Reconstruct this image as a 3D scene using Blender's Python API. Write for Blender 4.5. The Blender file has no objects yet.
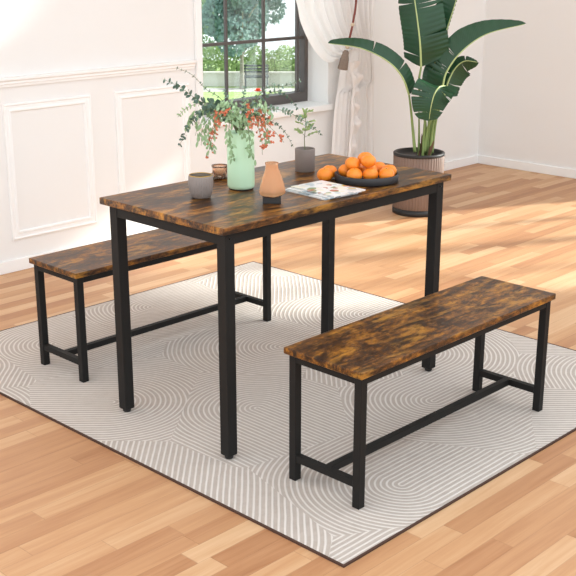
import bpy, bmesh, math, random
from mathutils import Vector, Matrix, Quaternion
random.seed(7)
PI = math.pi
COL = bpy.context.scene.collection
sc = bpy.context.scene

# ------------------------------------------------------------------ helpers
def link(o): COL.objects.link(o); return o
def obj(name, bm, mat, parent=None, smooth=False, loc=None, kind=None):
    me = bpy.data.meshes.new(name)
    if isinstance(bm, tuple): me.from_pydata(bm[0], [], bm[1])
    else: bm.to_mesh(me); bm.free()
    for m in (mat if isinstance(mat, (list, tuple)) else [mat]): me.materials.append(m)
    if smooth:
        for p in me.polygons: p.use_smooth = True
    me.update()
    o = link(bpy.data.objects.new(name, me))
    if parent: o.parent = parent
    if loc: o.location = loc
    if kind: o['kind'] = kind
    return o
def tag(o, label, cat, group=None):
    o['label'] = label; o['category'] = cat
    if group: o['group'] = group
    return o
def thing(name, label, cat, loc=(0, 0, 0), rz=0, group=None):
    o = link(bpy.data.objects.new(name, None)); o.location = loc; o.rotation_euler = (0, 0, rz)
    o.empty_display_size = .05
    return tag(o, label, cat, group)
def copy_tree(o, parent=None):
    c = link(o.copy()); c.parent = parent
    for ch in list(o.children): copy_tree(ch, c)
    return c
def box(bm, x0, x1, y0, y1, z0, z1, bev=0, seg=2):
    r = bmesh.ops.create_cube(bm, size=1)
    vs = r['verts']
    bmesh.ops.scale(bm, vec=(x1-x0, y1-y0, z1-z0), verts=vs)
    bmesh.ops.translate(bm, vec=((x0+x1)/2, (y0+y1)/2, (z0+z1)/2), verts=vs)
    if bev:
        es = list({e for v in vs for e in v.link_edges})
        bmesh.ops.bevel(bm, geom=es, offset=bev, segments=seg, profile=.5, affect='EDGES')
    return bm
def bx(*a, **k): return box(bmesh.new(), *a, **k)
def lathe(profile, seg=48, rf=None):
    """profile of (r, z); r modulated by rf(angle, index)"""
    vs, fs = [], []
    for i, (r, z) in enumerate(profile):
        for k in range(seg):
            a = 2*PI*k/seg
            rr = r*(rf(a, i) if rf else 1)
            vs.append((rr*math.cos(a), rr*math.sin(a), z))
    for i in range(len(profile)-1):
        for k in range(seg):
            a, b = i*seg+k, i*seg+(k+1) % seg
            fs.append((a, b, b+seg, a+seg))
    if profile[0][0] > 1e-5: fs.append(tuple(reversed(range(seg))))
    if profile[-1][0] > 1e-5: fs.append(tuple((len(profile)-1)*seg+k for k in range(seg)))
    bm = bmesh.new()
    me = bpy.data.meshes.new('t'); me.from_pydata(vs, [], fs); bm.from_mesh(me); bpy.data.meshes.remove(me)
    bmesh.ops.remove_doubles(bm, verts=bm.verts, dist=1e-6)
    return bm
def catmull(pts, n):
    P = [Vector(p) for p in pts]; P = [P[0]*2-P[1]]+P+[P[-1]*2-P[-2]]
    out = []; m = len(pts)-1
    for i in range(n+1):
        t = i/n*m; k = min(int(t), m-1); u = t-k
        a, b, c, d = P[k], P[k+1], P[k+2], P[k+3]
        out.append(.5*((2*b)+(c-a)*u+(2*a-5*b+4*c-d)*u*u+(3*b-a-3*c+d)*u**3))
    return out
def tube(bm, path, r0, r1=None, seg=8):
    r1 = r0 if r1 is None else r1
    n = len(path); rings = []; up = None
    for i, p in enumerate(path):
        t = (path[min(i+1, n-1)]-path[max(i-1, 0)])
        t = t.normalized() if t.length > 1e-9 else Vector((0, 0, 1))
        if up is None: up = t.orthogonal().normalized()
        up = (up-t*up.dot(t)).normalized(); s = t.cross(up)
        r = r0+(r1-r0)*i/(n-1)
        rings.append([bm.verts.new(p+(up*math.cos(2*PI*k/seg)+s*math.sin(2*PI*k/seg))*r) for k in range(seg)])
    for a, b in zip(rings, rings[1:]):
        for k in range(seg): bm.faces.new((a[k], a[(k+1) % seg], b[(k+1) % seg], b[k]))
    bm.faces.new(list(reversed(rings[0]))); bm.faces.new(rings[-1])
    return bm
def leaf(bm, p, d, n, L, W, fold=.15, curl=.15, mi=0):
    """small leaf: 3 cross rows, from p along d, face normal n"""
    d = d.normalized(); s = d.cross(n)
    if s.length < 1e-4: s = d.orthogonal()
    s.normalize(); n = s.cross(d)
    rows = []
    for t, w in ((0, .12), (.3, .85), (.6, 1), (.85, .6), (1, .04)):
        c = p+d*(L*t)-n*(curl*L*t*t)
        w = w*W/2
        rows.append([bm.verts.new(c-s*w+n*(fold*w)), bm.verts.new(c), bm.verts.new(c+s*w+n*(fold*w))])
    for a, b in zip(rows, rows[1:]):
        for k in (0, 1):
            f = bm.faces.new((a[k], a[k+1], b[k+1], b[k])); f.material_index = mi; f.smooth = True

# ------------------------------------------------------------------ materials
def lin(h):
    h = h.lstrip('#'); c = [int(h[i:i+2], 16)/255 for i in (0, 2, 4)]
    return tuple([v/12.92 if v <= .04045 else ((v+.055)/1.055)**2.4 for v in c]+[1])
class NT:
    def __init__(s, name):
        s.m = bpy.data.materials.new(name); s.m.use_nodes = True; s.t = s.m.node_tree
        s.b = s.t.nodes['Principled BSDF']; s.out = s.t.nodes['Material Output']
    def n(s, typ, inp=None, **kw):
        nd = s.t.nodes.new('ShaderNode'+typ)
        for k, v in kw.items(): setattr(nd, k, v)
        for k, v in (inp or {}).items():
            sock = nd.inputs[k]
            if hasattr(v, 'node'): s.t.links.new(v, sock)
            else: sock.default_value = v
        return nd
    def math(s, op, a, b=None, c=None):
        i = {0: a}
        if b is not None: i[1] = b
        if c is not None: i[2] = c
        return s.n('Math', i, operation=op).outputs[0]
    def set(s, **kw):
        for k, v in kw.items():
            k = k.replace('_', ' ')
            if hasattr(v, 'node'): s.t.links.new(v, s.b.inputs[k])
            else: s.b.inputs[k].default_value = v
    def ramp(s, fac, stops, interp='LINEAR'):
        r = s.n('ValToRGB', {0: fac}); r.color_ramp.interpolation = interp
        e = r.color_ramp.elements
        while len(e) < len(stops): e.new(.5)
        for k, (p, c) in enumerate(stops): e[k].position = p; e[k].color = lin(c) if isinstance(c, str) else (c, c, c, 1)
        return r.outputs[0]
    def coord(s): return s.n('TexCoord').outputs['Object']
    def noise(s, v, scale, detail=3, rough=.5, dist=0, dim='3D'):
        return s.n('TexNoise', {'Vector': v, 'Scale': scale, 'Detail': detail, 'Roughness': rough, 'Distortion': dist}).outputs[0]
    def bump(s, h, dist=.001, strength=1):
        s.t.links.new(s.n('Bump', {'Height': h, 'Distance': dist, 'Strength': strength}).outputs[0], s.b.inputs['Normal'])
    def mix(s, f, a, b, mode='MIX'):
        nd = s.n('Mix', data_type='RGBA', blend_type=mode)
        for k, v in ((0, f), (6, a), (7, b)):
            if hasattr(v, 'node'): s.t.links.new(v, nd.inputs[k])
            else: nd.inputs[k].default_value = v
        return nd.outputs[2]
def simple(name, c, rough=.6, metal=0, var=0, vs=20, bump=0, bs=200, spec=.5, **kw):
    q = NT(name); q.set(Base_Color=lin(c), Roughness=rough, Metallic=metal, Specular_IOR_Level=spec, **kw)
    if var:
        a = lin(c); nz = q.noise(q.coord(), vs, 4)
        lo = tuple([v*(1-var) for v in a[:3]]+[1]); hi = tuple([min(1, v*(1+var)) for v in a[:3]]+[1])
        q.set(Base_Color=q.mix(nz, lo, hi))
    if bump: q.bump(q.noise(q.coord(), bs, 3), bump)
    return q.m
M = {}
M['wall'] = simple('wall_paint', '#eeedeb', .8, var=.015, vs=3, bump=.0003, bs=120)
M['wallb'] = simple('wall_paint_warm', '#efe4dc', .8, var=.015, vs=3, bump=.0003, bs=120)
M['trim'] = simple('trim_paint', '#f5f5f4', .5, var=.01, vs=6)
M['ceil'] = simple('ceiling_paint', '#f1ede9', .9, var=.01, vs=4)
M['black'] = simple('black_powder_coat', '#191817', .62, var=.1, vs=40, bump=.0001, bs=900, spec=.25)
M['glide'] = simple('black_rubber', '#1c1a19', .7, var=.1)
M['bolt'] = simple('dark_steel', '#181614', .35, .8, var=.1)

# rustic brown wood
def rustic(name, off, st=(1.5, 6, 6), st3=(5, 10, 10)):
    q = NT(name)
    v = q.n('Mapping', {'Vector': q.coord(), 'Location': off, 'Scale': st}).outputs[0]
    v2 = q.n('Mapping', {'Vector': q.coord(), 'Location': off, 'Scale': (2.6, 60, 60)}).outputs[0]
    v3 = q.n('Mapping', {'Vector': q.coord(), 'Location': off, 'Scale': st3}).outputs[0]
    big = q.noise(v, 1.9, 8, .7, .5)
    fine = q.noise(v2, 2.2, 5, .65, .3)
    mid = q.noise(v3, 3.2, 8, .7, .7)
    f = q.math('ADD', q.math('MULTIPLY', big, .46), q.math('ADD', q.math('MULTIPLY', mid, .38), q.math('MULTIPLY', fine, .16)))
    c = q.ramp(f, [(.40, '#1c120c'), (.455, '#352112'), (.495, '#553519'), (.535, '#7a4d1e'), (.58, '#a06b25'), (.65, '#c08836')])
    pn = q.noise(q.n('Mapping', {'Vector': q.coord(), 'Location': (off[0]+7, off[1]+2, off[2]), 'Scale': (2.4, 6, 6)}).outputs[0], 1.7, 9, .72, .4)
    c = q.mix(q.math('MULTIPLY', q.ramp(pn, [(.42, 1.0), (.48, 0.0)]), .82), c, lin('#241710'))
    gn = q.noise(q.n('Mapping', {'Vector': q.coord(), 'Location': (off[0]+1, off[1]+9, off[2]), 'Scale': (2.4, 9, 9)}).outputs[0], 1.9, 8, .7, .4)
    c = q.mix(q.math('MULTIPLY', q.ramp(gn, [(.52, 0.0), (.64, 1.0)]), .55), c, lin('#cb9038'))
    # small dark cracks and knots
    kn = q.noise(q.n('Mapping', {'Vector': q.coord(), 'Location': (off[0]+3, off[1], off[2]), 'Scale': (9, 26, 26)}).outputs[0], 2.4, 5, .6, 1.2)
    k = q.ramp(kn, [(.33, 1.0), (.40, 0.0)])
    c = q.mix(q.math('MULTIPLY', k, .75), c, lin('#2a1b13'))
    q.set(Base_Color=c, Roughness=q.math('ADD', q.math('MULTIPLY', mid, .25), .22), Specular_IOR_Level=.3)
    q.bump(fine, .0004, .6)
    return q.m
M['rustic_table'] = rustic('rustic_brown_board', (1.3, 2.2, .4), (1.8, 8, 8), (6, 15, 15))
M['rustic_bench'] = rustic('rustic_brown_bench_board', (4.7, 7.9, 1.1), (3.2, 8, 8), (9, 15, 15))

# strip oak floor, strips along X
def floor_mat():
    q = NT('oak_strip_floor')
    s = q.n('SeparateXYZ', {0: q.coord()}); x, y = s.outputs[0], s.outputs[1]
    w = .068
    yr = q.math('DIVIDE', q.math('ADD', y, 20), w); row = q.math('FLOOR', yr)
    rr = q.n('TexWhiteNoise', {'W': row}, noise_dimensions='1D').outputs[0]
    xr = q.math('ADD', q.math('DIVIDE', q.math('ADD', x, 20), .62), q.math('MULTIPLY', rr, 9.3)); col = q.math('FLOOR', xr)
    cid = q.n('CombineXYZ', {0: row, 1: col}).outputs[0]
    wn = q.n('TexWhiteNoise', {'Vector': cid}, noise_dimensions='2D'); r1 = wn.outputs[0]
    gv = q.n('CombineXYZ', {0: q.math('MULTIPLY', x, 2.2), 1: q.math('MULTIPLY', y, 34), 2: q.math('MULTIPLY', r1, 50)}).outputs[0]
    g = q.noise(gv, 1, 6, .6, .6)
    gv2 = q.n('CombineXYZ', {0: q.math('MULTIPLY', x, 6), 1: q.math('MULTIPLY', y, 260), 2: q.math('MULTIPLY', r1, 50)}).outputs[0]
    g2 = q.noise(gv2, 1, 3, .6)
    f = q.math('ADD', q.math('MULTIPLY', r1, .46), q.math('ADD', q.math('MULTIPLY', g, .58), q.math('MULTIPLY', g2, .12)))
    c = q.ramp(f, [(.16, '#986540'), (.38, '#b3815a'), (.6, '#c5966c'), (.85, '#d6b088')])
    fy = q.math('FRACT', yr); fx = q.math('FRACT', xr)
    sy = q.math('LESS_THAN', fy, .022); sx = q.math('LESS_THAN', fx, .0035)
    seam = q.math('MAXIMUM', sy, sx)
    c = q.mix(q.math('MULTIPLY', seam, .38), c, lin('#8a5f3c'))
    q.set(Base_Color=c, Roughness=q.math('ADD', q.math('MULTIPLY', g, .12), .38), Specular_IOR_Level=.4)
    q.bump(q.math('SUBTRACT', q.math('MULTIPLY', g2, .15), seam), .0006, .5)
    return q.m
M['floor'] = floor_mat()

# rug with raised cream arcs on taupe
def rug_mat():
    q = NT('carved_arc_rug')
    co = q.coord()
    wob = q.n('VectorMath', {0: co, 1: q.n('VectorMath', {0: q.n('TexNoise', {'Vector': co, 'Scale': 6, 'Detail': 2}).outputs[1], 1: (.008, .008, 0)}, operation='MULTIPLY').outputs[0]}, operation='ADD').outputs[0]
    vor = q.n('TexVoronoi', {'Vector': wob, 'Scale': 1.75, 'Randomness': .75}, voronoi_dimensions='2D')
    rn = q.n('SeparateColor', {0: vor.outputs['Color']})
    ang = q.math('MULTIPLY', q.math('FLOOR', q.math('MULTIPLY', rn.outputs[0], 7.99)), PI/4)
    dv = q.n('VectorMath', {0: wob, 1: vor.outputs['Position']}, operation='SUBTRACT').outputs[0]
    rot = q.n('VectorRotate', {'Vector': dv, 'Angle': ang}, rotation_type='Z_AXIS').outputs[0]
    s = q.n('SeparateXYZ', {0: rot}); u, v = q.math('ADD', s.outputs[0], .02), s.outputs[1]
    up = q.math('MAXIMUM', u, 0)
    r = q.math('SQRT', q.math('ADD', q.math('POWER', up, 2.), q.math('POWER', q.math('ABSOLUTE', v), 2.)))
    tri = q.math('ABSOLUTE', q.math('SUBTRACT', q.math('FRACT', q.math('DIVIDE', r, .0178)), .5))
    line = q.ramp(tri, [(.12, 1.0), (.24, 0.0)])
    pile = q.noise(co, 260, 3, .7); blot = q.noise(co, 28, 4, .65)
    base = q.mix(blot, lin('#a89b90'), lin('#c6bbb1'))
    c = q.mix(q.math('MULTIPLY', line, .75), base, lin('#e9e2db'))
    c = q.mix(q.math('MULTIPLY', pile, .22), c, lin('#8f857c'), 'MIX')
    q.set(Base_Color=c, Roughness=.95, Specular_IOR_Level=.1, Sheen_Weight=.15)
    q.bump(q.math('ADD', q.math('MULTIPLY', line, 1), q.math('MULTIPLY', pile, .5)), .0025, .6)
    return q.m
M['rug'] = rug_mat()
M['rug_edge'] = simple('brown_rug_binding', '#4b3328', .9, var=.15, vs=60)

M['frame'] = simple('window_frame_paint', '#5a5350', .5, var=.05, vs=10)
def glass_pane():
    q = NT('window_glass'); q.t.nodes.remove(q.b)
    tr = q.n('BsdfTransparent', {0: (.94, .97, .96, 1)}); gl = q.n('BsdfGlossy', {'Roughness': .02})
    mx = q.n('MixShader', {0: q.math('MULTIPLY', q.n('LayerWeight', {0: .3}).outputs[0], .35), 1: tr.outputs[0], 2: gl.outputs[0]})
    q.t.links.new(mx.outputs[0], q.out.inputs[0]); return q.m
M['pane'] = glass_pane()
def cloth(name, c, trans=.3):
    q = NT(name); w = q.n('TexWave', {'Vector': q.coord(), 'Scale': 180}).outputs[1]
    q.set(Base_Color=q.mix(q.noise(q.coord(), 8), lin(c), tuple(min(1, v*1.04) for v in lin(c)[:3])+(1,)), Roughness=.9, Specular_IOR_Level=.1, Sheen_Weight=.2)
    q.bump(w, .0002, .5)
    tl = q.n('BsdfTranslucent', {0: lin(c)})
    mx = q.n('MixShader', {0: trans, 1: q.b.outputs[0], 2: tl.outputs[0]}); q.t.links.new(mx.outputs[0], q.out.inputs[0])
    return q.m
M['curtain'] = cloth('sheer_curtain_fabric', '#faf7f5')
M['hem'] = cloth('curtain_ruffle_fabric', '#f6f1ee')
M['cord'] = simple('red_brown_cord', '#7a3427', .6, var=.2, vs=60)
M['bead'] = simple('cream_bead', '#d9c7ae', .4, var=.1)
M['tassel'] = simple('taupe_tassel', '#8c7d71', .9, var=.25, vs=90, bump=.001, bs=300)

def leafmat(name, a, b, rough=.45, sc_=30, trans=.2, spec=.4):
    q = NT(name); c = q.mix(q.noise(q.coord(), sc_, 3), lin(a), lin(b))
    q.set(Base_Color=c, Roughness=rough, Specular_IOR_Level=spec)
    tl = q.n('BsdfTranslucent'); q.t.links.new(c, tl.inputs[0])
    mx = q.n('MixShader', {0: trans, 1: q.b.outputs[0], 2: tl.outputs[0]}); q.t.links.new(mx.outputs[0], q.out.inputs[0])
    return q.m
M['euca'] = leafmat('eucalyptus_leaf', '#3c5148', '#5f7a69')
M['euca2'] = leafmat('dusty_eucalyptus_leaf', '#4c6656', '#86a08c')
M['green'] = leafmat('fresh_green_leaf', '#7fa276', '#b4cfa6', trans=.3)
M['lime'] = leafmat('light_green_leaf', '#7d9a5a', '#b5c98c', trans=.3)
M['stem'] = simple('green_brown_stem', '#5f6a45', .6, var=.2, vs=50)
M['petal'] = leafmat('coral_orange_petal', '#c9603f', '#e39a78', .6, 80)
M['petal_red'] = leafmat('coral_red_petal', '#cf4227', '#ee6a48', .6, 80)

def palm_leaf():
    q = NT('glossy_palm_leaf')
    uv = q.n('UVMap').outputs[0]; s = q.n('SeparateXYZ', {0: uv})
    veins = q.math('ABSOLUTE', q.math('SUBTRACT', q.math('FRACT', q.math('MULTIPLY', q.math('ADD', s.outputs[1], q.math('MULTIPLY', s.outputs[0], -.12)), 46)), .5))
    c = q.mix(q.noise(q.coord(), 7, 4), lin('#12351f'), lin('#285637'))
    c = q.mix(q.ramp(veins, [(.0, .35), (.12, 0.0)]), c, lin('#35623f'))
    q.set(Base_Color=c, Roughness=.32, Specular_IOR_Level=.5); q.bump(veins, .002, .5)
    tl = q.n('BsdfTranslucent'); q.t.links.new(c, tl.inputs[0])
    mx = q.n('MixShader', {0: .12, 1: q.b.outputs[0], 2: tl.outputs[0]}); q.t.links.new(mx.outputs[0], q.out.inputs[0])
    return q.m
M['palm'] = palm_leaf()
M['palmrib'] = simple('pale_palm_midrib', '#b9c98a', .45, var=.15, vs=20)
M['stalk'] = simple('palm_stalk', '#7f9556', .45, var=.3, vs=14)
M['sheath'] = simple('dry_brown_sheath', '#6b4f3a', .9, var=.35, vs=60)
M['soil'] = simple('dark_soil', '#2b211b', .95, var=.4, vs=80, bump=.004, bs=120)
M['pot_rib'] = simple('taupe_ribbed_ceramic', '#80695c', .6, var=.08, vs=15)
M['pot_black'] = simple('black_pot_rim', '#1f1d1d', .5, var=.1)
M['cup'] = simple('warm_grey_ceramic', '#8b807a', .45, var=.12, vs=30)
M['gold'] = simple('gold_rim', '#c9a45c', .3, .9, var=.1)
M['cup_in'] = simple('dark_glaze', '#2e2823', .35, var=.1)
M['mint'] = simple('mint_ceramic', '#c6e8c6', .35, var=.04, vs=12)
M['taupe'] = simple('taupe_plant_pot_ceramic', '#7f746e', .6, var=.08, vs=30)
M['slate'] = simple('slate_tray', '#2f2f31', .6, var=.12, vs=40)
M['base_blk'] = simple('charcoal_stone', '#2c2b2b', .55, var=.15)
def glassc(name, c, rough=.08, tr=.75):
    q = NT(name); q.set(Base_Color=lin(c), Roughness=rough, Transmission_Weight=tr, IOR=1.3)
    nz = q.noise(q.coord(), 30, 2); q.bump(nz, .0005, .3); return q.m
M['amber'] = glassc('peach_amber_glass', '#f7c596', .2, .6)
M['pink_glass'] = glassc('peach_glass', '#fadcc6', .1, .9)
def orange_mat():
    q = NT('mandarin_peel'); co = q.coord()
    c = q.mix(q.noise(co, 40, 3), lin('#e8740f'), lin('#f59a30'))
    q.set(Base_Color=c, Roughness=.42, Subsurface_Weight=.08, Subsurface_Radius=(.01, .004, .001))
    v = q.n('TexVoronoi', {'Vector': co, 'Scale': 420}).outputs[0]; q.bump(v, .0006, .5); return q.m
M['orange'] = orange_mat()
M['button'] = simple('green_fruit_button', '#6f7a3a', .7, var=.2)

def cover_mat(name, seed, pal):
    q = NT(name); co = q.n('Mapping', {'Vector': q.coord(), 'Location': (seed, seed*2, 0)}).outputs[0]
    v = q.n('TexVoronoi', {'Vector': co, 'Scale': 38, 'Randomness': 1}); f = q.n('SeparateColor', {0: v.outputs[1]})
    blot = q.noise(co, 9, 3, .6)
    k = q.math('MULTIPLY', q.math('GREATER_THAN', blot, .44), q.math('LESS_THAN', v.outputs[0], .62))
    c = q.mix(k, lin('#e6e7e6'), q.ramp(f.outputs[0], [(i/len(pal), p) for i, p in enumerate(pal)], 'CONSTANT'))
    # thin rules of tiny body copy
    s = q.n('SeparateXYZ', {0: co})
    q.set(Base_Color=c, Roughness=.3); return q.m
M['cover'] = cover_mat('magazine_cover_print', 1.7, ['#c9b24e', '#dcdad4', '#7e8f5a', '#b9c4c8', '#b0572f', '#e9e3d0'])
M['cover2'] = cover_mat('second_magazine_cover_print', 5.2, ['#9fb0b8', '#e3e3e1', '#c8cccb', '#56606a'])
M['paper'] = simple('magazine_pages', '#dcdbd9', .7, var=.08, vs=200)
# garden
M['grass'] = simple('lawn', '#9db56f', .95, var=.3, vs=3)
M['path'] = simple('pale_gravel_path', '#c9c6bd', .95, var=.12, vs=5)
M['gwall'] = simple('pale_garden_wall', '#d4d2cd', .9, var=.1, vs=3)
M['crown'] = leafmat('haze_tinted_foliage', '#567a74', '#93b0aa', .6, 1.2, .35)  # air haze is put into the colour as paler, bluer leaves
M['crown2'] = leafmat('green_tree_foliage', '#5b7c58', '#a2bc92', .6, 1.2, .35)
M['hedge'] = leafmat('sun_tinted_hedge', '#7a9c60', '#c3d896', .6, 1.5, .35)  # leaf colour lightened to carry the sunlit brightness
M['bark'] = simple('pale_bark', '#8f8a80', .9, var=.3, vs=6)
M['bark_d'] = simple('dark_bark', '#4d4a44', .9, var=.3, vs=6)
M['bench_g'] = simple('weathered_garden_wood', '#4a5052', .8, var=.2, vs=6)

# ------------------------------------------------------------------ room shell
Z0 = -.006; ZC = 3.2; YB = 2.3113; XR = 4.679
XL = -2.6; YF = -6.0
FX0 = -3.6
obj('floor', bx(FX0, XR+.25, YF, YB+.25, Z0-.12, Z0), M['floor'], kind='structure')
# ceiling and walls
obj('ceiling', bx(XL, XR+.25, .35, YB+.25, ZC, ZC+.12), M['ceil'], kind='structure')
WX0, WX1, WZ0, WZ1 = 1.962, 3.006, .565, 2.08      # window opening
bm = bmesh.new()
box(bm, XL, WX0, YB, YB+.25, Z0, ZC); box(bm, WX1, XR, YB, YB+.25, Z0, ZC)
box(bm, WX0, WX1, YB, YB+.25, Z0, WZ0); box(bm, WX0, WX1, YB, YB+.25, WZ1, ZC)
bmesh.ops.remove_doubles(bm, verts=bm.verts, dist=1e-5)
obj('wall_back', bm, M['wall'], kind='structure')
OY0, OY1, OZ1 = -1.15, .80, 1.98                     # unseen opening added in the right wall to admit the sun
bm = bmesh.new()
box(bm, XR, XR+.25, OY1, YB+.25, Z0, ZC); box(bm, XR, XR+.25, YF, OY0, Z0, ZC); box(bm, XR, XR+.25, OY0, OY1, OZ1, ZC)
obj('wall_right', bm, M['wall'], kind='structure')
# glazed door added out of view; its bars streak the sunlight
wd = obj('added_door', bx(XR+.09, XR+.15, OY0, OY0+.06, Z0, OZ1), M['frame'], kind='structure')
bm = bmesh.new()
box(bm, XR+.09, XR+.15, OY1-.06, OY1, Z0, OZ1); box(bm, XR+.09, XR+.15, OY0, OY1, OZ1-.06, OZ1)
box(bm, XR+.09, XR+.15, -.22, -.13, Z0, OZ1)
for yv in (-.69, .30): box(bm, XR+.10, XR+.14, yv-.02, yv+.02, Z0, OZ1)
box(bm, XR+.11, XR+.135, OY0, OY1, 1.37, 1.40); box(bm, XR+.10, XR+.14, OY0, OY1, Z0, .09)
obj('added_door_frame', bm, M['frame'], wd)
obj('pane', bx(XR+.119, XR+.123, OY0+.05, OY1-.05, .05, OZ1-.05), M['pane'], wd)
# baseboards
obj('baseboard_back', bx(XL, XR-.014, YB-.014, YB, Z0, .056, bev=.003), M['trim'], kind='structure')
bm = bmesh.new(); box(bm, XR-.014, XR, OY1+.03, YB, Z0, .056, bev=.003); box(bm, XR-.014, XR, YF, OY0-.03, Z0, .056, bev=.003)
obj('baseboard_right', bm, M['trim'], kind='structure')
# chair rail
RX1 = 1.905
def extrude_profile(prof, x0, x1):
    """closed profile of (y offset from wall, z) extruded in x"""
    bm = bmesh.new()
    A = [bm.verts.new((x0, YB-p, z)) for p, z in prof]; B = [bm.verts.new((x1, YB-p, z)) for p, z in prof]
    n = len(prof)
    for i in range(n): bm.faces.new((A[i], A[(i+1) % n], B[(i+1) % n], B[i]))
    bm.faces.new(A); bm.faces.new(list(reversed(B)))
    bmesh.ops.recalc_face_normals(bm, faces=bm.faces); return bm
obj('trim_1', extrude_profile([(0, .893), (.012, .893), (.014, .904), (.020, .908), (.020, .918), (.030, .926), (.030, .938), (0, .938)], XL, RX1), M['trim'], kind='structure')
# panel mouldings (picture-frame wainscot)
def panel_frame(n, x0, x1, z0, z1):
    prof = [(0, 0), (.010, .001), (.013, .008), (.007, .014), (.007, .026), (.011, .032), (.011, .038), (0, .044)]  # (height, inset)
    bm = bmesh.new(); rings = []
    for h, i in prof:
        rings.append([bm.verts.new(c) for c in ((x0+i, YB-h, z0+i), (x1-i, YB-h, z0+i), (x1-i, YB-h, z1-i), (x0+i, YB-h, z1-i))])
    for a, b in zip(rings, rings[1:]):
        for k in range(4): bm.faces.new((a[k], a[(k+1) % 4], b[(k+1) % 4], b[k]))
    bmesh.ops.recalc_face_normals(bm, faces=bm.faces)
    obj('trim_%d' % n, bm, M['trim'], kind='structure')
k = 2
for x0 in (-2.01, -1.33, -.65, .03-.0, .708, 1.365):
    w = .505 if x0 < 1.3 else .50
    panel_frame(k, x0, x0+w, .150, .815); k += 1
# window casing on the left, sill and recess lining
bm = bmesh.new(); box(bm, WX0-.045, WX0-.004, YB-.022, YB, .60, WZ1+.05, bev=.004)
box(bm, WX0-.045, WX1+.04, YB-.02, YB, WZ1+.005, WZ1+.05, bev=.004)
obj('trim_8', bm, M['trim'], kind='structure')
win = obj('window_1', bx(WX0, WX1, YB+.172, YB+.25, .597, .655), M['frame'], kind='structure')
obj('window_sill', bx(WX0-.03, WX1+.012, YB-.035, YB+.20, .560, .597, bev=.004), M['trim'], win)
bm = bmesh.new(); y0, y1 = YB+.172, YB+.235
box(bm, WX0, WX0+.05, y0, y1, .655, WZ1); box(bm, WX1-.03, WX1, y0, y1, .655, WZ1); box(bm, WX0, WX1, y0, y1, WZ1-.05, WZ1)
obj('window_frame', bm, M['frame'], win)
bm = bmesh.new(); y0, y1 = YB+.190, YB+.206
box(bm, WX1-.083, WX1-.068, y0-.004, y1, .655, WZ1-.05)      # sash stile beside the frame
for xm in (2.333, 2.640): box(bm, xm-.008, xm+.008, y0, y1, .655, WZ1-.05)
for zm in (.990, 1.335, 1.68): box(bm, WX0+.05, WX1-.03, y0-.003, y1, zm-.009, zm+.009)
obj('glazing_bars', bm, M['frame'], win)
obj('pane', bx(WX0+.04, WX1-.03, YB+.2065, YB+.2095, .65, WZ1-.04), M['pane'], win)

# ------------------------------------------------------------------ rug
rg = obj('rug', bx(-.1846+.006, 1.6389-.006, -.6338+.006, 1.5782-.006, Z0+.0004, 0), M['rug'])
tag(rg, 'cream and taupe rug with concentric arc pattern under the dining set', 'rug')
bm = bmesh.new()
for a in ((-.1846, 1.6389, -.6338, -.6278), (-.1846, 1.6389, 1.5722, 1.5782), (-.1846, -.1786, -.6278, 1.5722), (1.6329, 1.6389, -.6278, 1.5722)):
    box(bm, *a, Z0+.0004, .0006)
obj('binding', bm, M['rug_edge'], rg)['label'] = 'thin dark brown edge binding'

# ------------------------------------------------------------------ table and benches
def frame_set(root, L, W, H, th, s, o, rail, matname, glide, tb):
    e0, e1 = (.007, .005) if glide else (.004, .001)   # the top overhangs the frame
    bm = bx(-e0, L+e1, -.002, W+e1, H-th, H, bev=.0025, seg=3)
    obj(tb, bm, M[matname], root)
    zt = H-th
    g = .012 if glide else 0
    for (x, y) in ((o, o), (L-o-s, o), (o, W-o-s), (L-o-s, W-o-s)):
        lg = obj('leg', bx(x, x+s, y, y+s, g, zt, bev=.0015, seg=1), M['black'], root)
        if glide:
            obj('foot_glide', lathe([(0, 0), (.012, 0), (.014, .004), (.014, .013)], 20), M['glide'], lg, True, (x+s/2, y+s/2, 0))
            for (bx_, by_, ax) in ((x+s/2, o, 0),) if y == o else ():
                b = lathe([(0, 0), (.0035, 0), (.0035, .0015), (0, .002)], 12); bmesh.ops.rotate(b, matrix=Matrix.Rotation(PI/2, 3, 'X'), verts=b.verts)
                obj('bolt', b, M['bolt'], lg, True, (bx_, by_, zt-rail/2))
    e = .0015
    for y in (o+e, W-o-s*.6-e): obj('apron_rail', bx(o+s, L-o-s, y, y+s*.6, zt-rail, zt), M['black'], root)
    for x in (o+e, L-o-s*.6-e): obj('apron_rail', bx(x, x+s*.6, o+s, W-o-s, zt-rail, zt), M['black'], root)

tbl = thing('dining_table', 'rectangular dining table with rustic brown top and black metal legs', 'table', (0, 0, 0))
frame_set(tbl, 1.0952, .5841, .75, .022, .038, .016, .038, 'rustic_table', True, 'tabletop')

def make_bench(loc, label):
    L, W, H = .9928, .2933, .4218
    b = thing('dining_bench', label, 'bench', loc, 0, 'benches along the dining table')
    frame_set(b, L, W, H, .020, .0264, .009, .024, 'rustic_bench', False, 'seat')
    z0, z1 = .062, .084; o = .009; s = .0264
    for x in (o+.003, L-o-s+.003): obj('stretcher', bx(x, x+.021, o+s, W-o-s, z0, z1), M['black'], b)
    obj('stretcher', bx(o+.024, L-o-.024, W/2-.0105, W/2+.0105, z0, z1), M['black'], b)
    return b
b1 = make_bench((.0548, -.4807, 0), 'brown wooden bench with black frame standing in front of the table')
b2 = copy_tree(b1); b2.location = (.0689, .8534, 0)
b2['label'] = 'brown wooden bench with black frame behind the table, nearer the white panelled wall'

# ------------------------------------------------------------------ things on the table
H = .75; RA = -.7985      # view-aligned local frames: x to the right, y away
FR = Vector((.698, -.716, 0)); FF = Vector((.716, .698, 0))
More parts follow.
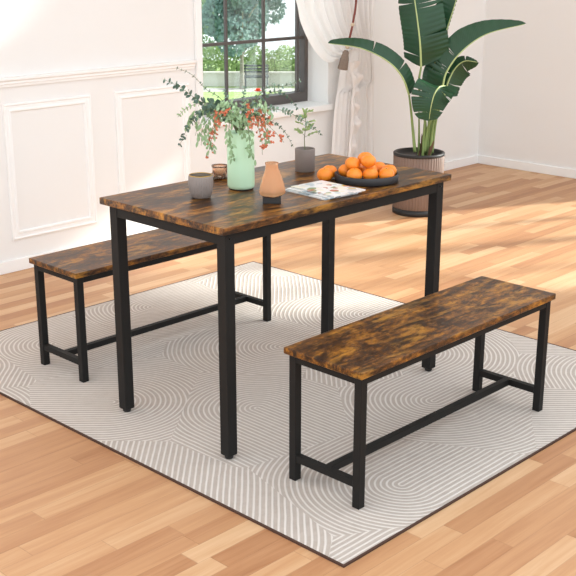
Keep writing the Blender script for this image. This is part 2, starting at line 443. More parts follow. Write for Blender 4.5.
# ribbed grey cup
cup = thing('ribbed_cup', 'small ribbed grey cup with gold rim near the left end of the table', 'cup', (.222, .352, H))
rib = lambda n, a_: (lambda a, i: 1+a_*math.cos(n*a))
obj('body', lathe([(0, 0), (.026, 0), (.031, .004), (.036, .020), (.0395, .042), (.0395, .056), (.0385, .070), (.0375, .074), (.035, .074), (.036, .06), (.034, .03), (.025, .012), (0, .010)], 144, lambda a, i: 1+(.026*math.cos(30*a) if 1 < i < 7 else 0)), M['cup'], cup, True)
bm = bmesh.new(); tube(bm, [Vector((.0365*math.cos(t*2*PI/48), .0365*math.sin(t*2*PI/48), .074)) for t in range(49)], .0016, seg=8)
obj('rim', bm, M['gold'], cup, True)['label'] = 'thin gold rim'
obj('lining', lathe([(0, .012), (.024, .0135), (.0332, .031), (.0352, .055), (.0345, .0725)], 48), M['cup_in'], cup, True)['label'] = 'dark glazed inside'

# mint vase
VX, VY = .406, .358
vase = thing('mint_vase', 'tall mint green cylindrical vase holding the bouquet', 'vase', (VX, VY, H))
obj('body', lathe([(0, .004), (.040, .004), (.044, .007), (.0455, .016), (.0455, .180), (.044, .190), (.041, .192), (.041, .02), (0, .02)], 64), M['mint'], vase, True)
obj('base_ring', lathe([(0, 0), (.039, 0), (.041, .003), (.040, .0045), (0, .0045)], 48), M['base_blk'], vase, True)['label'] = 'dark foot ring'

# small taupe pot with seedling
sp = thing('small_plant_pot', 'small taupe cylindrical plant pot near the back of the table', 'plant pot', (.775, .412, H))
obj('body', lathe([(0, 0), (.0335, 0), (.0355, .003), (.0365, .080), (.0355, .083), (.032, .083), (.031, .066)], 48), M['taupe'], sp, True)
obj('soil', lathe([(.0315, .071), (.02, .074), (0, .075)], 32), M['soil'], sp, True)

# amber vase on dark base
av = thing('amber_vase', 'peach amber faceted glass vase on a dark square foot', 'vase', (.331, .138, H), RA)
obj('foot', bx(-.029, .029, -.022, .022, 0, .026, bev=.002), M['base_blk'], av)['label'] = 'charcoal square foot'
prof = [(.0, .024), (.030, .022), (.040, .030), (.0415, .040), (.037, .060), (.029, .085), (.021, .108), (.0195, .118), (.0215, .128), (.019, .128), (.017, .116), (.026, .085), (.034, .058), (.037, .042), (.028, .032), (0, .031)]
def amb(a, i): return 1+(.05*math.cos(5*a+.3) if i < 6 or i > 10 else .02*math.cos(5*a+.3))
obj('body', lathe(prof, 70, amb), M['amber'], av, True)

# small peach glass holder behind the mint vase
gh = thing('glass_candle_holder', 'low peach glass candle holder behind the mint vase, mostly hidden', 'candle holder', (.480, .544, H), RA)
obj('saucer', lathe([(0, 0), (.036, 0), (.046, .004), (.048, .010), (.045, .010), (.035, .005), (0, .004)], 48), M['pink_glass'], gh, True)
obj('cup', lathe([(0, .005), (.020, .005), (.026, .014), (.027, .036), (.030, .044), (.0275, .044), (.024, .034), (.023, .014), (0, .010)], 48), M['pink_glass'], gh, True)
obj('candle', lathe([(0, .0105), (.018, .0105), (.018, .028), (0, .029)], 24), M['bead'], gh, True)

# magazines
def magazine(name, label, loc, rz, mat, w=.215, h=.150, th=.004, curl=.0):
    t = thing(name, label, 'magazine', loc, rz, 'magazines on the table')
    obj('pages', bx(.001, w-.002, .0015-h, -.0015, .0006, th-.0006), M['paper'], t)
    bm = bmesh.new(); box(bm, 0, w, -h, 0, th-.0006, th); box(bm, 0, w, -h, 0, 0, .0006); box(bm, -.0008, 0, -h, 0, 0, th)
    obj('cover', bm, mat, t)
    return t
def mag_rot(pa, pb): return math.atan2(pb[1]-pa[1], pb[0]-pa[0])
magazine('magazine', 'pale magazine lying lowest, its left corner sticking out of the stack', (.470, .038, H+.0002), 1.50, M['cover2'], .195, .150)
magazine('magazine', 'middle magazine of the stack, only its edges showing', (.482, .026, H+.0048), 1.545, M['cover2'], .20, .150)
magazine('magazine', 'white food magazine with printed cover on top of the stack', (.494, .020, H+.0094), 1.52, M['cover'], .203, .146)

# slate tray with mandarins
TC = Vector((.724, .071, 0))+FF*.105+FR*.002
tray = thing('fruit_tray', 'round dark slate tray with raised rim carrying the mandarins', 'tray', (TC.x, TC.y, H))
obj('dish', lathe([(0, 0), (.104, 0), (.110, .003), (.111, .026), (.109, .028), (.106, .028), (.105, .009), (.100, .007), (0, .007)], 72), M['slate'], tray, True)
pts = [(.764, .205, .0, 'at the back left inside the tray'), (.733, .132, 0, 'in the front row, nearest the loose ones'),
       (.775, .099, 0, 'in the middle of the front row, above the tray rim'), (.807, .060, 0, 'in the front row, towards its right'),
       (.868, .092, 0, 'at the far right of the tray'), (.885, .155, 0, 'at the back right of the tray'), (.826, .148, 0, 'buried in the middle of the pile'),
       (.822, .213, 0, 'at the very back of the tray'),
       (.752, .166, 1, 'on top of the pile at the left'), (.812, .160, 1, 'topmost at the back of the pile'), (.776, .116, 1, 'on top of the pile towards the front')]
proto = None
def rest_z():
    return 0
R0 = .0275
placed = []
def orange(x, y, z, label, sc_=1):
    global proto
    if proto is None:
        o = thing('mandarin', label, 'mandarin', (x, y, z), 0, 'mandarins on the table')
        prof = []
        for i in range(17):
            t = -PI/2+PI*i/16; r = R0*math.cos(t)*1.0; zz = R0*.84*math.sin(t)
            if i > 13: zz -= .0022*((i-13)/3)**2
            if i < 2: zz += .0008
            prof.append((max(r, 0) if 0 < i < 16 else 0, zz))
        obj('fruit', lathe(prof, 32, lambda a, i: 1+.012*math.cos(5*a)), M['orange'], o, True)
        obj('stem_button', lathe([(0, 0), (.003, 0), (.0028, .0012), (0, .0018)], 10), M['button'], o, True, (0, 0, R0*.84-.0026))
        proto = o
    else:
        o = copy_tree(proto); o.location = (x, y, z); o['label'] = label
    o.scale = (sc_,)*3
    o.rotation_euler = (random.uniform(-.2, .2), random.uniform(-.2, .2), random.uniform(0, 6))
    return o
P = []
for x, y, l, t in pts: P.append([Vector((x, y, H+.0075+R0*.88)), l, t])
# push the bottom layer apart, keep inside the rim
low = [p for p in P if p[1] == 0]
for it in range(400):
    for i in range(len(low)):
        for j in range(i):
            d = low[i][0]-low[j][0]; d.z = 0; m = 2*R0*1.005-d.length
            if m > 0: d = d.normalized()*m/2; low[i][0] += d; low[j][0] -= d
    for p in low:
        d = p[0]-Vector((TC.x, TC.y, p[0].z)); mx = .105-R0*.95
        if d.length > mx: p[0] -= d.normalized()*(d.length-mx)
for p in P:
    if p[1] == 1:
        z = p[0].z+.01
        for q_ in low:
            d = math.hypot(p[0].x-q_[0].x, p[0].y-q_[0].y); D = 2*R0*.975
            if d < D: z = max(z, q_[0].z+math.sqrt(D*D-d*d)*.84)
        p[0].z = z
for v, l, t in P: orange(v.x, v.y, v.z, 'orange mandarin '+t, 1.0 if l == 0 else .97)
orange(.690, .238, H+R0*.86, 'orange mandarin lying loose on the table, nearer of the two left of the tray')
orange(.742, .262, H+R0*.86, 'orange mandarin lying loose on the table, farther of the two left of the tray')

# ------------------------------------------------------------------ bouquet: local x right, y away, z up, px -> metres
S = 3.62/1085
def bq(x, y, d=0):   # image-like offsets about the vase axis (x from 241, y from 190) to local coordinates
    return Vector(((x-241)*S, d, (190-y)*S*1.04-d*.31))
def spray(name, label, pix, leafm, n, L, W, style, cat='branch', group='eucalyptus branches in the bouquet', flowers=None, extra=0):
    t = thing(name, label, cat, (VX, VY, H), RA, group)
    path = catmull([Vector((random.uniform(-.02, .02), random.uniform(-.02, .02), .10))]+[bq(*p) for p in pix], 40)
    bm = bmesh.new(); tube(bm, path, .0013, .0006, 6)
    start = 12
    lb = bmesh.new()
    for i in range(n):
        k = start+(len(path)-1-start)*(i+.5)/n
        k0 = int(k); p = path[k0]; tg = (path[min(k0+1, len(path)-1)]-path[max(k0-1, 0)]).normalized()
        sz = 1.08-.5*(i/n)
        if style == 'round':
            for sgn in (-1, 1):
                ax = Quaternion(tg, i*1.57+random.uniform(-.4, .4))@tg.orthogonal().normalized()*sgn
                d = (ax*.85+tg*.5).normalized(); leaf(lb, p, d, (tg*.7+Vector((random.uniform(-1, 1), -1, random.uniform(-.3, 1)))).normalized(), L*sz, W*sz)
        elif style == 'hang':
            for q_ in range(2):
                d = Vector((random.uniform(-.7, .7), random.uniform(-.6, .5), random.uniform(-1.2, .25)))+tg*.5
                leaf(lb, p+Vector((random.uniform(-.012, .012), random.uniform(-.012, .012), random.uniform(-.01, .01))), d, Vector((random.uniform(-.6, .6), -1, random.uniform(-.2, .8))), L*random.uniform(.7, 1.1), W)
    if style != 'flower': obj('leaves', lb, leafm, t)
    else: lb.free()
    if flowers:
        fb = bmesh.new()
        for i in range(flowers):
            k0 = int(len(path)*.52+(len(path)*.47)*i/flowers); p = path[min(k0, len(path)-1)]+Vector((random.gauss(0, .008), random.gauss(0, .008), random.gauss(0, .009)))
            for a in range(5):
                d = Vector((random.uniform(-1, 1), random.uniform(-1.2, .4), random.uniform(-1, 1)))
                leaf(fb, p, d, Vector((random.uniform(-1, 1), -1, random.uniform(-1, 1))), .0075*random.uniform(.8, 1.3), .0062)
        obj('blossoms', fb, M['petal'], t)
    obj('stem', bm, M['stem'], t, True)
    return t
R_ = 'round'
spray('eucalyptus_branch', 'dark long eucalyptus branch reaching farthest left out of the mint vase', [(238, 138, 0), (222, 112, -.02), (203, 108, -.03), (185, 96, -.04), (168, 88, -.04)], M['euca'], 18, .024, .020, R_)
spray('eucalyptus_branch', 'thin eucalyptus branch arching up left above the longest dark one', [(238, 135, .02), (224, 105, .03), (207, 93, .03), (194, 80, .03), (178, 73, .03)], M['euca'], 15, .011, .007, R_)
spray('eucalyptus_branch', 'dark eucalyptus branch drooping lowest on the left of the bouquet', [(238, 135, -.03), (222, 118, -.05), (206, 118, -.06), (192, 133, -.07), (182, 152, -.07)], M['euca'], 20, .020, .014, R_)
spray('eucalyptus_branch', 'light green leafy branch spreading left just above the drooping one', [(238, 135, 0), (224, 112, .0), (206, 108, -.01), (190, 113, -.02), (180, 122, -.02)], M['green'], 13, .019, .011, R_)
spray('eucalyptus_branch', 'eucalyptus branch curving up right in front of the window corner', [(243, 135, 0), (254, 108, .0), (268, 93, .0), (284, 92, .0), (301, 86, .0)], M['euca2'], 15, .014, .009, R_)
spray('eucalyptus_branch', 'eucalyptus branch curling right and down above the window sill', [(243, 135, .02), (258, 108, .02), (274, 96, .02), (288, 101, .02), (298, 113, .02)], M['euca'], 15, .014, .010, R_)
spray('eucalyptus_branch', 'longest right hand eucalyptus branch crossing before the small potted seedling', [(243, 135, -.02), (258, 116, -.03), (282, 117, -.05), (303, 127, -.06), (322, 141, -.06)], M['euca2'], 22, .017, .011, R_)
spray('eucalyptus_branch', 'fine eucalyptus branch hanging down right towards the amber vase side', [(243, 135, -.02), (256, 122, -.05), (272, 128, -.06), (284, 137, -.07), (293, 152, -.07)], M['euca'], 17, .011, .007, R_)
spray('eucalyptus_branch', 'upright dusty eucalyptus branch at the left of the bouquet top', [(240, 135, .02), (236, 118, .02), (229, 104, .02), (224, 94, .02)], M['euca2'], 9, .016, .011, R_)
spray('eucalyptus_branch', 'upright dusty eucalyptus branch at the middle of the bouquet top', [(241, 135, .0), (243, 115, 0), (244, 103, 0), (246, 92, -.01)], M['euca2'], 10, .016, .011, R_)
spray('eucalyptus_branch', 'short dark eucalyptus branch facing forward from the vase mouth', [(241, 134, -.02), (243, 120, -.04), (250, 112, -.06), (258, 113, -.07)], M['euca'], 8, .017, .014, R_)
hang = [((238, 136, .0), (224, 116, .0), (209, 112, .0), (196, 120, -.01), (187, 133, -.01), 'arching far left behind the blossoms'),
        ((239, 136, -.01), (228, 120, -.03), (214, 122, -.05), (205, 134, -.05), (203, 150, -.05), 'hanging free left of the vase, beside the drooping eucalyptus'),
        ((238, 136, -.02), (228, 122, -.05), (218, 128, -.06), (212, 143, -.06), (214, 156, -.06), 'hanging at the left side of the vase'),
        ((239, 136, -.03), (234, 122, -.06), (231, 134, -.075), (232, 150, -.07), (236, 166, -.065), 'hanging down before the vase, its leaves lowest of all'),
        ((242, 136, -.03), (245, 122, -.06), (249, 134, -.075), (251, 150, -.07), (253, 162, -.06), 'hanging over the right front of the vase'),
        ((242, 136, -.01), (252, 120, -.04), (262, 126, -.05), (267, 138, -.05), (266, 150, -.05), 'bending over the right side of the vase'),
        ((240, 136, -.01), (230, 116, -.02), (214, 114, -.03), (203, 122, -.03), (197, 140, -.03), 'spreading widest to the left of the vase'),
        ((241, 136, 0), (238, 116, -.03), (228, 110, -.05), (220, 116, -.06), (216, 128, -.06), 'crowning the bouquet on its left half'),
        ((242, 136, 0), (247, 114, -.02), (256, 108, -.04), (265, 113, -.05), (272, 124, -.05), 'crowning the bouquet on its right half'),
        ((241, 136, -.02), (240, 118, -.05), (239, 118, -.07), (241, 130, -.08), (243, 144, -.075), 'covering the vase mouth at the front')]
for h in hang:
    spray('leafy_branch', 'fresh green leafy branch '+h[5], list(h[:5]), M['green'], 20, .021, .0085, 'hang', group='green leafy branches in the bouquet')
fl = [((239, 136, -.03), (230, 118, -.06), (223, 122, -.08), (221, 130, -.08), 'at the left, above the grey cup side'),
      ((238, 136, -.03), (226, 122, -.06), (217, 134, -.08), (211, 145, -.08), 'lowest on the left of the bouquet'),
      ((243, 136, -.03), (249, 118, -.06), (253, 122, -.09), (253, 137, -.09), 'in the middle, thickest orange cluster'),
      ((243, 136, -.03), (255, 120, -.05), (264, 132, -.07), (270, 144, -.07), 'at the right of the thickest cluster'),
      ((243, 136, -.02), (256, 118, -.04), (269, 123, -.05), (271, 133, -.05), 'highest on the right side'),
      ((243, 136, -.03), (257, 124, -.06), (273, 136, -.07), (284, 148, -.07), 'reaching farthest right of the bouquet'),
      ((243, 136, -.03), (254, 126, -.06), (262, 144, -.08), (263, 160, -.08), 'hanging lowest above the amber vase'),
      ((238, 136, 0), (224, 124, .02), (212, 140, .04), (207, 158, .05), 'drooping behind left, towards the peach glass holder')]
for h in fl:
    spray('blossom_spray', 'small coral orange blossom spray '+h[4], list(h[:4]), M['petal'], 0, .01, .01, 'flower', cat='flower', group='coral blossom sprays in the bouquet', flowers=12)
t = thing('coral_flower', 'single round coral red flower on top of the bouquet before the window', 'flower', (VX, VY, H), RA)
pth = catmull([Vector((0, 0, .1)), bq(243, 136, -.02), bq(252, 116, -.03), bq(258, 103, -.04)], 16)
bm = bmesh.new(); tube(bm, pth, .0013, .001, 6); obj('stem', bm, M['stem'], t, True)
bm = bmesh.new(); c0 = bq(259, 99, -.04)
for ring, (n, el, ln) in enumerate(((9, -.1, .013), (8, .5, .012), (6, 1.0, .010), (3, 1.4, .008))):
    for i in range(n):
        a = 2*PI*i/n+ring; d = Vector((math.cos(a)*math.cos(el), math.sin(a)*math.cos(el), math.sin(el)))
        leaf(bm, c0, d, Vector((0, 0, 1)) if el < 1.2 else Vector((1, 0, 0)), ln, ln*.9, fold=.3, curl=-.35)
obj('petals', bm, M['petal_red'], t)

# seedling in the small pot
t = thing('potted_seedling', 'small light green leafy seedling growing in the taupe pot', 'plant', (.775, .412, H), RA)
bm = bmesh.new(); main = catmull([Vector((0, 0, .075)), Vector((-.002, 0, .12)), Vector((.002, 0, .165)), Vector((-.001, 0, .215))], 20)
tube(bm, main, .0018, .0008, 6)
lb = bmesh.new()
for i in range(9):
    k = int(7+i*1.5); p = main[min(k, 20)]; a = i*2.4
    d = Vector((math.cos(a), math.sin(a), .55)).normalized(); ln = .046*(1-.55*i/9)
    e = catmull([p, p+d*ln*.6, p+d*ln+Vector((0, 0, -.004))], 8); tube(bm, e, .0008, .0005, 5)
    for j in range(2, 9):
        for sg in (-1, 1):
            sd = d.cross(Vector((0, 0, 1))).normalized()*sg
            leaf(lb, e[j], sd+d*.6+Vector((0, 0, random.uniform(-.2, .4))), Vector((random.uniform(-.5, .5), -.8, .8)), .014*random.uniform(.8, 1.2), .0065)
for j in range(6): leaf(lb, main[-1-j % 3], Vector((math.cos(j), math.sin(j), 1.2)), Vector((0, -1, .3)), .016, .007)
obj('stem', bm, M['stem'], t, True); obj('leaves', lb, M['lime'], t)

# ------------------------------------------------------------------ big palm in ribbed pot
PX, PY = 3.108, 1.666
pot = thing('ribbed_planter', 'large round brown ribbed planter with black rim and base on the floor', 'planter', (PX, PY, Z0))
obj('body', lathe([(0, .035), (.143, .035), (.147, .040), (.150, .350), (.146, .354), (.139, .354), (.138, .32)], 312, lambda a, i: 1+(.016*math.copysign(abs(math.cos(52*a))**.5, math.cos(52*a)) if 0 < i < 4 else 0)), M['pot_rib'], pot, True)
obj('rim', lathe([(.138, .342), (.153, .352), (.1535, .364), (.150, .368), (.136, .368), (.134, .347)], 96), M['pot_black'], pot, True)['label'] = 'black rim'
obj('base', lathe([(0, 0), (.146, 0), (.1495, .003), (.1495, .036), (0, .036)], 96), M['pot_black'], pot, True)['label'] = 'black base band'
obj('soil', lathe([(.137, .320), (.08, .326), (0, .328)], 48), M['soil'], pot, True)
palm = thing('bird_of_paradise_plant', 'tall potted palm with big dark green split leaves', 'plant', (PX, PY, Z0), RA)
SP = 6.62/1085
def pp(x, y, d=0):
    z = .35
    for _ in range(6):
        k = (6.60-.298*z+.955*d)/1085
        z = .35+(150-y)*k*1.047-d*.31
    return Vector(((x-288)*k-130*6.50/1085, d, z))
def palm_leaf_obj(rib_px, WA, sideA, WB, sideB, stalk_px, seed=1, cup=.2, blunt=.45, nsplit=3, bow=.15):
    """two blade halves hang on the midrib, each with its own direction and width"""
    rnd = random.Random(seed)
    n = 72; rib_ = catmull([pp(*p) for p in rib_px], n)
    stalk = catmull([pp(*p) for p in stalk_px]+[pp(*rib_px[0])], 24)
    sb = bmesh.new(); tube(sb, stalk, .010, .0055, 10)
    obj('stalk', sb, M['stalk'], palm, True)
    bm = bmesh.new(); uvl = bm.loops.layers.uv.new('UVMap'); NS = 8
    for sg, W, side in ((1, WA, Vector(sideA).normalized()), (-1, WB, Vector(sideB).normalized())):
        cuts = sorted(rnd.sample(range(8, n-6), nsplit)); cuts = [0]+cuts+[n]
        for a, b in zip(cuts, cuts[1:]):
            if b <= a: continue
            rows = []; drop = rnd.uniform(-.04, .08)
            for i in range(a, b+1):
                t = i/n; w = W*min(1, (t/.06+.25))**.5*min(1, ((1-t)/.42))**blunt if t < 1 else W*.02
                tg = (rib_[min(i+1, n)]-rib_[max(i-1, 0)]).normalized()
                s_ = (side-tg*side.dot(tg)).normalized(); nn = s_.cross(tg)
                if nn.y < 0: nn = -nn
                at = (a > 0 and i == a) or (b < n and i == b)
                row = []
                for k in range(NS+1):
                    u = k/NS
                    pt = rib_[i]+s_*w*u+tg*(W*.10*u*u)
                    if at: pt += tg*(.006 if i == a else -.006)*u*u
                    pt += nn*w*(bow*u*(1-u)*2+(.10+drop)*u*u)+nn*(.0022*math.sin(i*1.7)*u)
                    row.append(bm.verts.new(pt))
                rows.append((i, row))
            for (i, r0), (j, r1) in zip(rows, rows[1:]):
                for k in range(NS):
                    f = bm.faces.new((r0[k], r0[k+1], r1[k+1], r1[k])); f.smooth = True
                    for lp, (uu, vv) in zip(f.loops, ((k/NS, i/n), ((k+1)/NS, i/n), ((k+1)/NS, j/n), (k/NS, j/n))): lp[uvl].uv = (uu, vv)
    lf = obj('leaf', bm, M['palm'], palm)
    mb = bmesh.new(); tube(mb, rib_, .0062, .0014, 8); obj('midrib', mb, M['palmrib'], lf, True)
    return lf
# side vectors in local frame (x right, y away, z up)
palm_leaf_obj([(420, 66, -.02), (419, 45, -.05), (416, 20, -.05), (412, -8, -.02), (409, -34, .06)], .175, (1, .2, .0), .125, (-.75, .6, .05), [(424, 148, 0), (424, 118, -.01), (418, 85, -.02)], 3, blunt=.35)
palm_leaf_obj([(408, 93, -.02), (401, 76, -.04), (386, 61, -.05), (360, 49, -.05), (328, 44, -.04)], .074, (.45, .3, .9), .06, (.3, 1, .1), [(414, 148, -.03), (412, 128, -.03), (410, 108, -.03)], 5, blunt=.42, nsplit=2, bow=.05)
palm_leaf_obj([(441, 90, .0), (445, 72, -.02), (460, 52, -.03), (485, 35, -.03), (523, 25, -.02)], .112, (-.75, .3, .65), .07, (-.2, 1, .1), [(429, 148, .02), (431, 125, .02), (436, 105, .01)], 8, blunt=.55, nsplit=5, bow=.05)
palm_leaf_obj([(444, 86, -.07), (438, 88, -.13), (433, 96, -.16), (430, 107, -.17), (428, 119, -.16)], .125, (-1, -.1, .25), .10, (1, .2, -.15), [(424, 148, -.02), (427, 125, -.02), (438, 97, -.05)], 11, blunt=.28, nsplit=3)
palm_leaf_obj([(443, 92, .07), (448, 76, .09), (455, 64, .10), (464, 58, .10), (476, 59, .10)], .115, (.55, .3, -.8), .045, (-.6, .4, .7), [(431, 148, .03), (433, 130, .05), (436, 112, .06)], 14, blunt=.5, nsplit=2)
palm_leaf_obj([(436, 58, .08), (441, 42, .08), (447, 24, .08), (453, 6, .08), (459, -14, .08)], .12, (-1, .2, .1), .03, (.5, .8, .1), [(427, 148, .03), (430, 118, .05), (433, 85, .07)], 17, nsplit=2)
palm_leaf_obj([(428, 100, .05), (429, 86, .05), (430, 72, .05), (434, 60, .06), (437, 50, .07)], .06, (1, .3, .0), .05, (-1, .3, .1), [(426, 148, .02), (427, 130, .04), (428, 115, .05)], 21, nsplit=1)
# extra stalk bases and dry sheaths
bm = bmesh.new()
for i in range(26):
    a = random.uniform(0, 2*PI); r = random.uniform(.0, .045)
    b0 = Vector((.03+r*math.cos(a)*1.3, r*math.sin(a), .325)); tp = b0+Vector((random.uniform(-.03, .03), random.uniform(-.02, .02), random.uniform(.05, .15)))
    leaf(bm, b0, tp-b0, Vector((math.cos(a), math.sin(a), .2)), (tp-b0).length, .017, curl=-.1)
obj('dry_sheaths', bm, M['sheath'], palm)
for (dx, dy, h, lx) in ((.02, -.02, .42, .01), (.045, .0, .36, .03), (.06, -.02, .40, .05), (.0, .01, .30, -.01)):
    bm = bmesh.new(); tube(bm, catmull([Vector((dx, dy, .325)), Vector((dx+lx*.3, dy, .325+h*.5)), Vector((dx+lx, dy, .325+h))], 14), .009, .003, 8)
    obj('stalk', bm, M['stalk'], palm, True)

# ------------------------------------------------------------------ curtain
cur = thing('curtain', 'white sheer curtain swagged aside to the right of the window', 'curtain', (0, 0, 0))
hem0 = [(2.0, 3.195), (2.14, 2.1), (2.33, 1.66), (2.60, 1.28), (2.655, 1.10), (2.735, .955), (2.83, .875), (2.93, .875), (3.03, .93), (3.03, .82), (2.985, .55), (2.965, .28), (2.95, .012)]
c0 = catmull([Vector((x, 0, z)) for x, z in hem0], 150)
end1 = [(3.36, 3.195), (3.36, 2.1), (3.36, 1.7), (3.355, 1.4), (3.35, 1.26), (3.345, 1.14), (3.34, 1.05), (3.335, 1.0), (3.33, .95), (3.34, .85), (3.36, .58), (3.375, .28), (3.385, .012)]
c1 = catmull([Vector((x, 0, z)) for x, z in end1], 150)
NSX = 150
bm = bmesh.new(); G = []
for i in range(151):
    t = i/150; row = []
    for k in range(NSX+1):
        s = k/NSX
        tie = math.exp(-((t-8/12)/.10)**2)
        swag = max(0, min(1, t/(8/12)))
        g = s**(1-.45*swag*(t < .8)) if t < .8 else s
        p = c0[i].lerp(c1[i], g)
        a = .019*(1-.45*tie)*(.55+.45*math.sin(PI*min(1, t*1.1+.1)))
        y = YB-.075-a*math.sin(2*PI*(10*s+.25*math.sin(6*s)))-.4*a*math.sin(2*PI*23*s+3*t)
        y -= .055*math.exp(-(s/.28)**2)*math.exp(-((t-.5)/.16)**2)   # the swag bags out into the room
        if t > .66: y -= .02*math.sin(PI*s)
        if t > .7: p.x += .006*math.sin(2*PI*7*s+t*5)
        row.append(bm.verts.new((p.x, min(y, YB-.03), p.z)))
    G.append(row)
for a, b in zip(G, G[1:]):
    for k in range(NSX):
        bm.faces.new((a[k], a[k+1], b[k+1], b[k]))
obj('drape', bm, M['curtain'], cur, True)
bm = bmesh.new(); G = []
pth = catmull([Vector((3.055, 0, .86)), Vector((3.09, 0, .74)), Vector((3.07, 0, .62)), Vector((3.085, 0, .48)), Vector((3.05, 0, .30)), Vector((3.02, 0, .14)), Vector((3.0, 0, .02))], 120)
for i, p in enumerate(pth):
    row = []
    for k in range(9):
        u = k/8; w = .055+.02*math.sin(i*.13)
        row.append(bm.verts.new((p.x+(u-.5)*w+.008*math.sin(i*.31+2*math.sin(i*.09))*u, YB-.155-.02*math.sin(i*.42+u*1.2)*u-.012*math.sin(u*7), p.z+.006*math.sin(i*.42+1)*u)))
    G.append(row)
for a, b in zip(G, G[1:]):
    for k in range(8): bm.faces.new((a[k], a[k+1], b[k+1], b[k]))
obj('ruffled_hem', bm, M['hem'], cur, True)
ts = thing('curtain_tassel', 'taupe tassel on a red brown cord hanging before the curtain', 'tassel', (2.905, YB-.21, .785))
bm = bmesh.new(); tube(bm, catmull([Vector((.135, 0, 2.40)), Vector((.118, 0, 1.0)), Vector((.112, 0, .50)), Vector((.085, 0, .32)), Vector((.035, 0, .17))], 30), .0065, seg=8)
obj('cord', bm, M['cord'], ts, True)
for z, x in ((.30, .080), (.172, .035)): obj('bead', lathe([(0, -.013), (.010, -.008), (.013, 0), (.010, .008), (0, .013)], 20), M['bead'], ts, True, (x, 0, z))
tb = lathe([(0, .115), (.012, .113), (.020, .10), (.019, .09), (.025, .06), (.029, 0), (.026, -.002), (0, -.002)], 60, lambda a, i: 1+(.05*math.cos(20*a) if i > 3 else 0))
to = obj('tassel_head', tb, M['tassel'], ts, True, (-.005, 0, .045)); to.rotation_euler = (0, .28, 0)

# ------------------------------------------------------------------ garden seen through the window (local x right, y away)
GZ = -3.0; GO = Vector((22.5, 23.4, GZ))
def gw(x, y, z=0): return GO+FR*x+FF*y+Vector((0, 0, z))
def gquad(name, x0, x1, y0, y1, z0, z1, mat):
    bm = bx(x0, x1, y0, y1, z0, z1); o = obj(name, bm, mat); o.location = GO; o.rotation_euler = (0, 0, RA); return o
g = gquad('lawn', -16, 16, -22, 11, -.3, 0, M['grass']); g['kind'] = 'structure'
g = gquad('path', -16, 16, .6, 1.6, -.25, .01, M['path']); g['kind'] = 'structure'
gwall = thing('garden_wall', 'low pale garden wall in front of the hedge', 'wall', tuple(gw(0, 2.2)), RA)
obj('wall', bx(-15, 15, -.12, .12, 0, .42), M['gwall'], gwall)
obj('coping', bx(-15, 15, -.17, .17, .42, .48), M['path'], gwall)
def foliage(bm, centre, rx, ry, rz_, n, size, rnd):
    for _ in range(n):
        while True:
            v = Vector((rnd.uniform(-1, 1), rnd.uniform(-1, 1), rnd.uniform(-1, 1)))
            if .25 < v.length < 1: break
        r = v.length; v = v.normalized()*(r**.4)
        p = centre+Vector((v.x*rx, v.y*ry, v.z*rz_))
        d = Vector((rnd.gauss(0, 1), rnd.gauss(0, 1), rnd.gauss(0, 1))).normalized(); s = d.orthogonal().normalized()*size*rnd.uniform(.3, .55)
        d = d*size*rnd.uniform(.6, 1.2)
        bm.faces.new([bm.verts.new(p-d*.5), bm.verts.new(p+s), bm.verts.new(p+d*.5), bm.verts.new(p-s)])
def tree(label, x, y, trunk_h, r, h, lean, mat, bark, seed, n=8200, tr=.09):
    rnd = random.Random(seed)
    t = thing('tree', label, 'tree', tuple(gw(x, y)), RA, 'trees in the garden')
    bm = bmesh.new(); top = Vector((lean, 0, trunk_h+h*.5))
    tube(bm, catmull([Vector((0, 0, -.1)), Vector((lean*.2, 0, trunk_h*.5)), Vector((lean*.6, 0, trunk_h)), top], 12), tr, tr*.4, 10)
    for i in range(7):
        a = rnd.uniform(0, 2*PI); b0 = Vector((lean*.6, 0, trunk_h+rnd.uniform(-.1, h*.3)))
        tube(bm, catmull([b0, b0+Vector((math.cos(a)*r*.4, math.sin(a)*r*.4, h*.2)), b0+Vector((math.cos(a)*r*.8, math.sin(a)*r*.8, h*.3))], 6), tr*.4, tr*.12, 6)
    obj('trunk', bm, bark, t, True)
    fb = bmesh.new()
    for i in range(16):
        a = rnd.uniform(0, 2*PI); q_ = r*rnd.uniform(.1, .72)
        foliage(fb, Vector((lean+q_*math.cos(a), q_*math.sin(a), trunk_h+h*rnd.uniform(.14, .92))), r*.42, r*.42, h*.17, n//16, .15, rnd)
    obj('crown', fb, mat, t)
tree('pale trunked tree with hazy crown in the middle of the window', -.19, 1.25, 1.15, 1.35, 4.0, .0, M['crown'], M['bark'], 1)
tree('tree with dark trunk standing behind the hedge, right behind the pale trunked one', .05, 5.7, 1.75, 1.15, 4.2, .1, M['crown'], M['bark_d'], 2, 5200)
tree('leafy tree seen at the left edge of the window', -2.3, 8.1, .55, 1.75, 5.4, .1, M['crown2'], M['bark_d'], 3)
tree('tree at the top right of the window, partly behind the curtain', 3.25, 5.6, 2.1, 1.15, 4.0, 0, M['crown2'], M['bark_d'], 4)
hd = thing('hedge', 'long sunlit green hedge along the back of the garden', 'hedge', tuple(gw(0, 3.9)), RA)
fb = bmesh.new(); rnd = random.Random(12)
for i in range(60): foliage(fb, Vector((-10+i*.34, rnd.uniform(-.15, .15), .52+rnd.uniform(-.06, .16))), .36, .4, .60, 330, .11, rnd)
obj('foliage', fb, M['hedge'], hd)
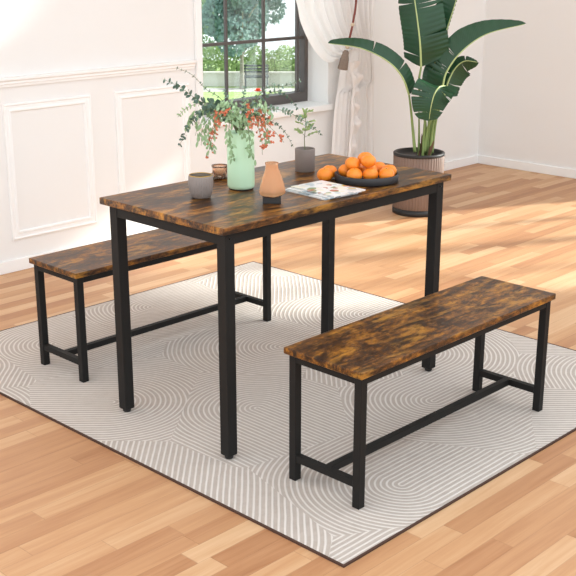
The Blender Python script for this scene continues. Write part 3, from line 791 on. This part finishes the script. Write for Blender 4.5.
for i in range(0, 60, 4): obj('stem', tube(bmesh.new(), [Vector((-10+i*.34, 0, -.05)), Vector((-10+i*.34, 0, .7))], .03, .015, 6), M['bark_d'], hd)
gb = thing('garden_bench', 'dark slatted garden bench in front of the hedge', 'bench', tuple(gw(.28, 1.6)), RA)
obj('seat', bx(-.42, .42, -.2, .2, .36, .41), M['bench_g'], gb)
bm = bmesh.new()
for z in (.5, .6, .7): box(bm, -.42, .42, .18, .21, z, z+.06)
for x in (-.36, .36): box(bm, x-.02, x+.02, .21, .24, .38, .78)
obj('backrest', bm, M['bench_g'], gb)
for x in (-.37, .37):
    for y in (-.16, .16): obj('leg', bx(x-.025, x+.025, y-.025, y+.025, .01, .36), M['bench_g'], gb)

# ------------------------------------------------------------------ light
w = bpy.data.worlds.new('daylight'); sc.world = w; w.use_nodes = True
w.node_tree.nodes['Background'].inputs[0].default_value = (.92, .96, 1, 1)
w.node_tree.nodes['Background'].inputs[1].default_value = 1.75
sun = link(bpy.data.objects.new('sun', bpy.data.lights.new('sun', 'SUN')))
sun.data.energy = 8.5; sun.data.angle = math.radians(3.2); sun.data.color = (1, .965, .93)
dirv = Vector((-.886, .464, -.45)); sun.rotation_euler = dirv.to_track_quat('-Z', 'Y').to_euler(); sun.location = (9, -3, 4)

# ------------------------------------------------------------------ camera
cd = bpy.data.cameras.new('camera'); cam = link(bpy.data.objects.new('camera', cd)); sc.camera = cam
cd.sensor_width = 36; cd.sensor_fit = 'HORIZONTAL'; cd.lens = 1083.8/576*36; cd.clip_end = 300; cd.clip_start = .05
yaw, pit = .7689, -.3036
fw = Vector((math.cos(pit)*math.cos(yaw), math.cos(pit)*math.sin(yaw), math.sin(pit)))
cam.location = (-2.0455, -2.233, 1.5178)
cam.rotation_euler = (fw.to_track_quat('-Z', 'Y')@Quaternion((0, 0, 1), .0013)).to_euler()
vs = sc.view_settings; sc.display_settings.display_device = 'sRGB'
vs.view_transform = 'Standard'; vs.look = 'None'; vs.gamma = 1; vs.use_curve_mapping = False
vs.exposure = 0.1
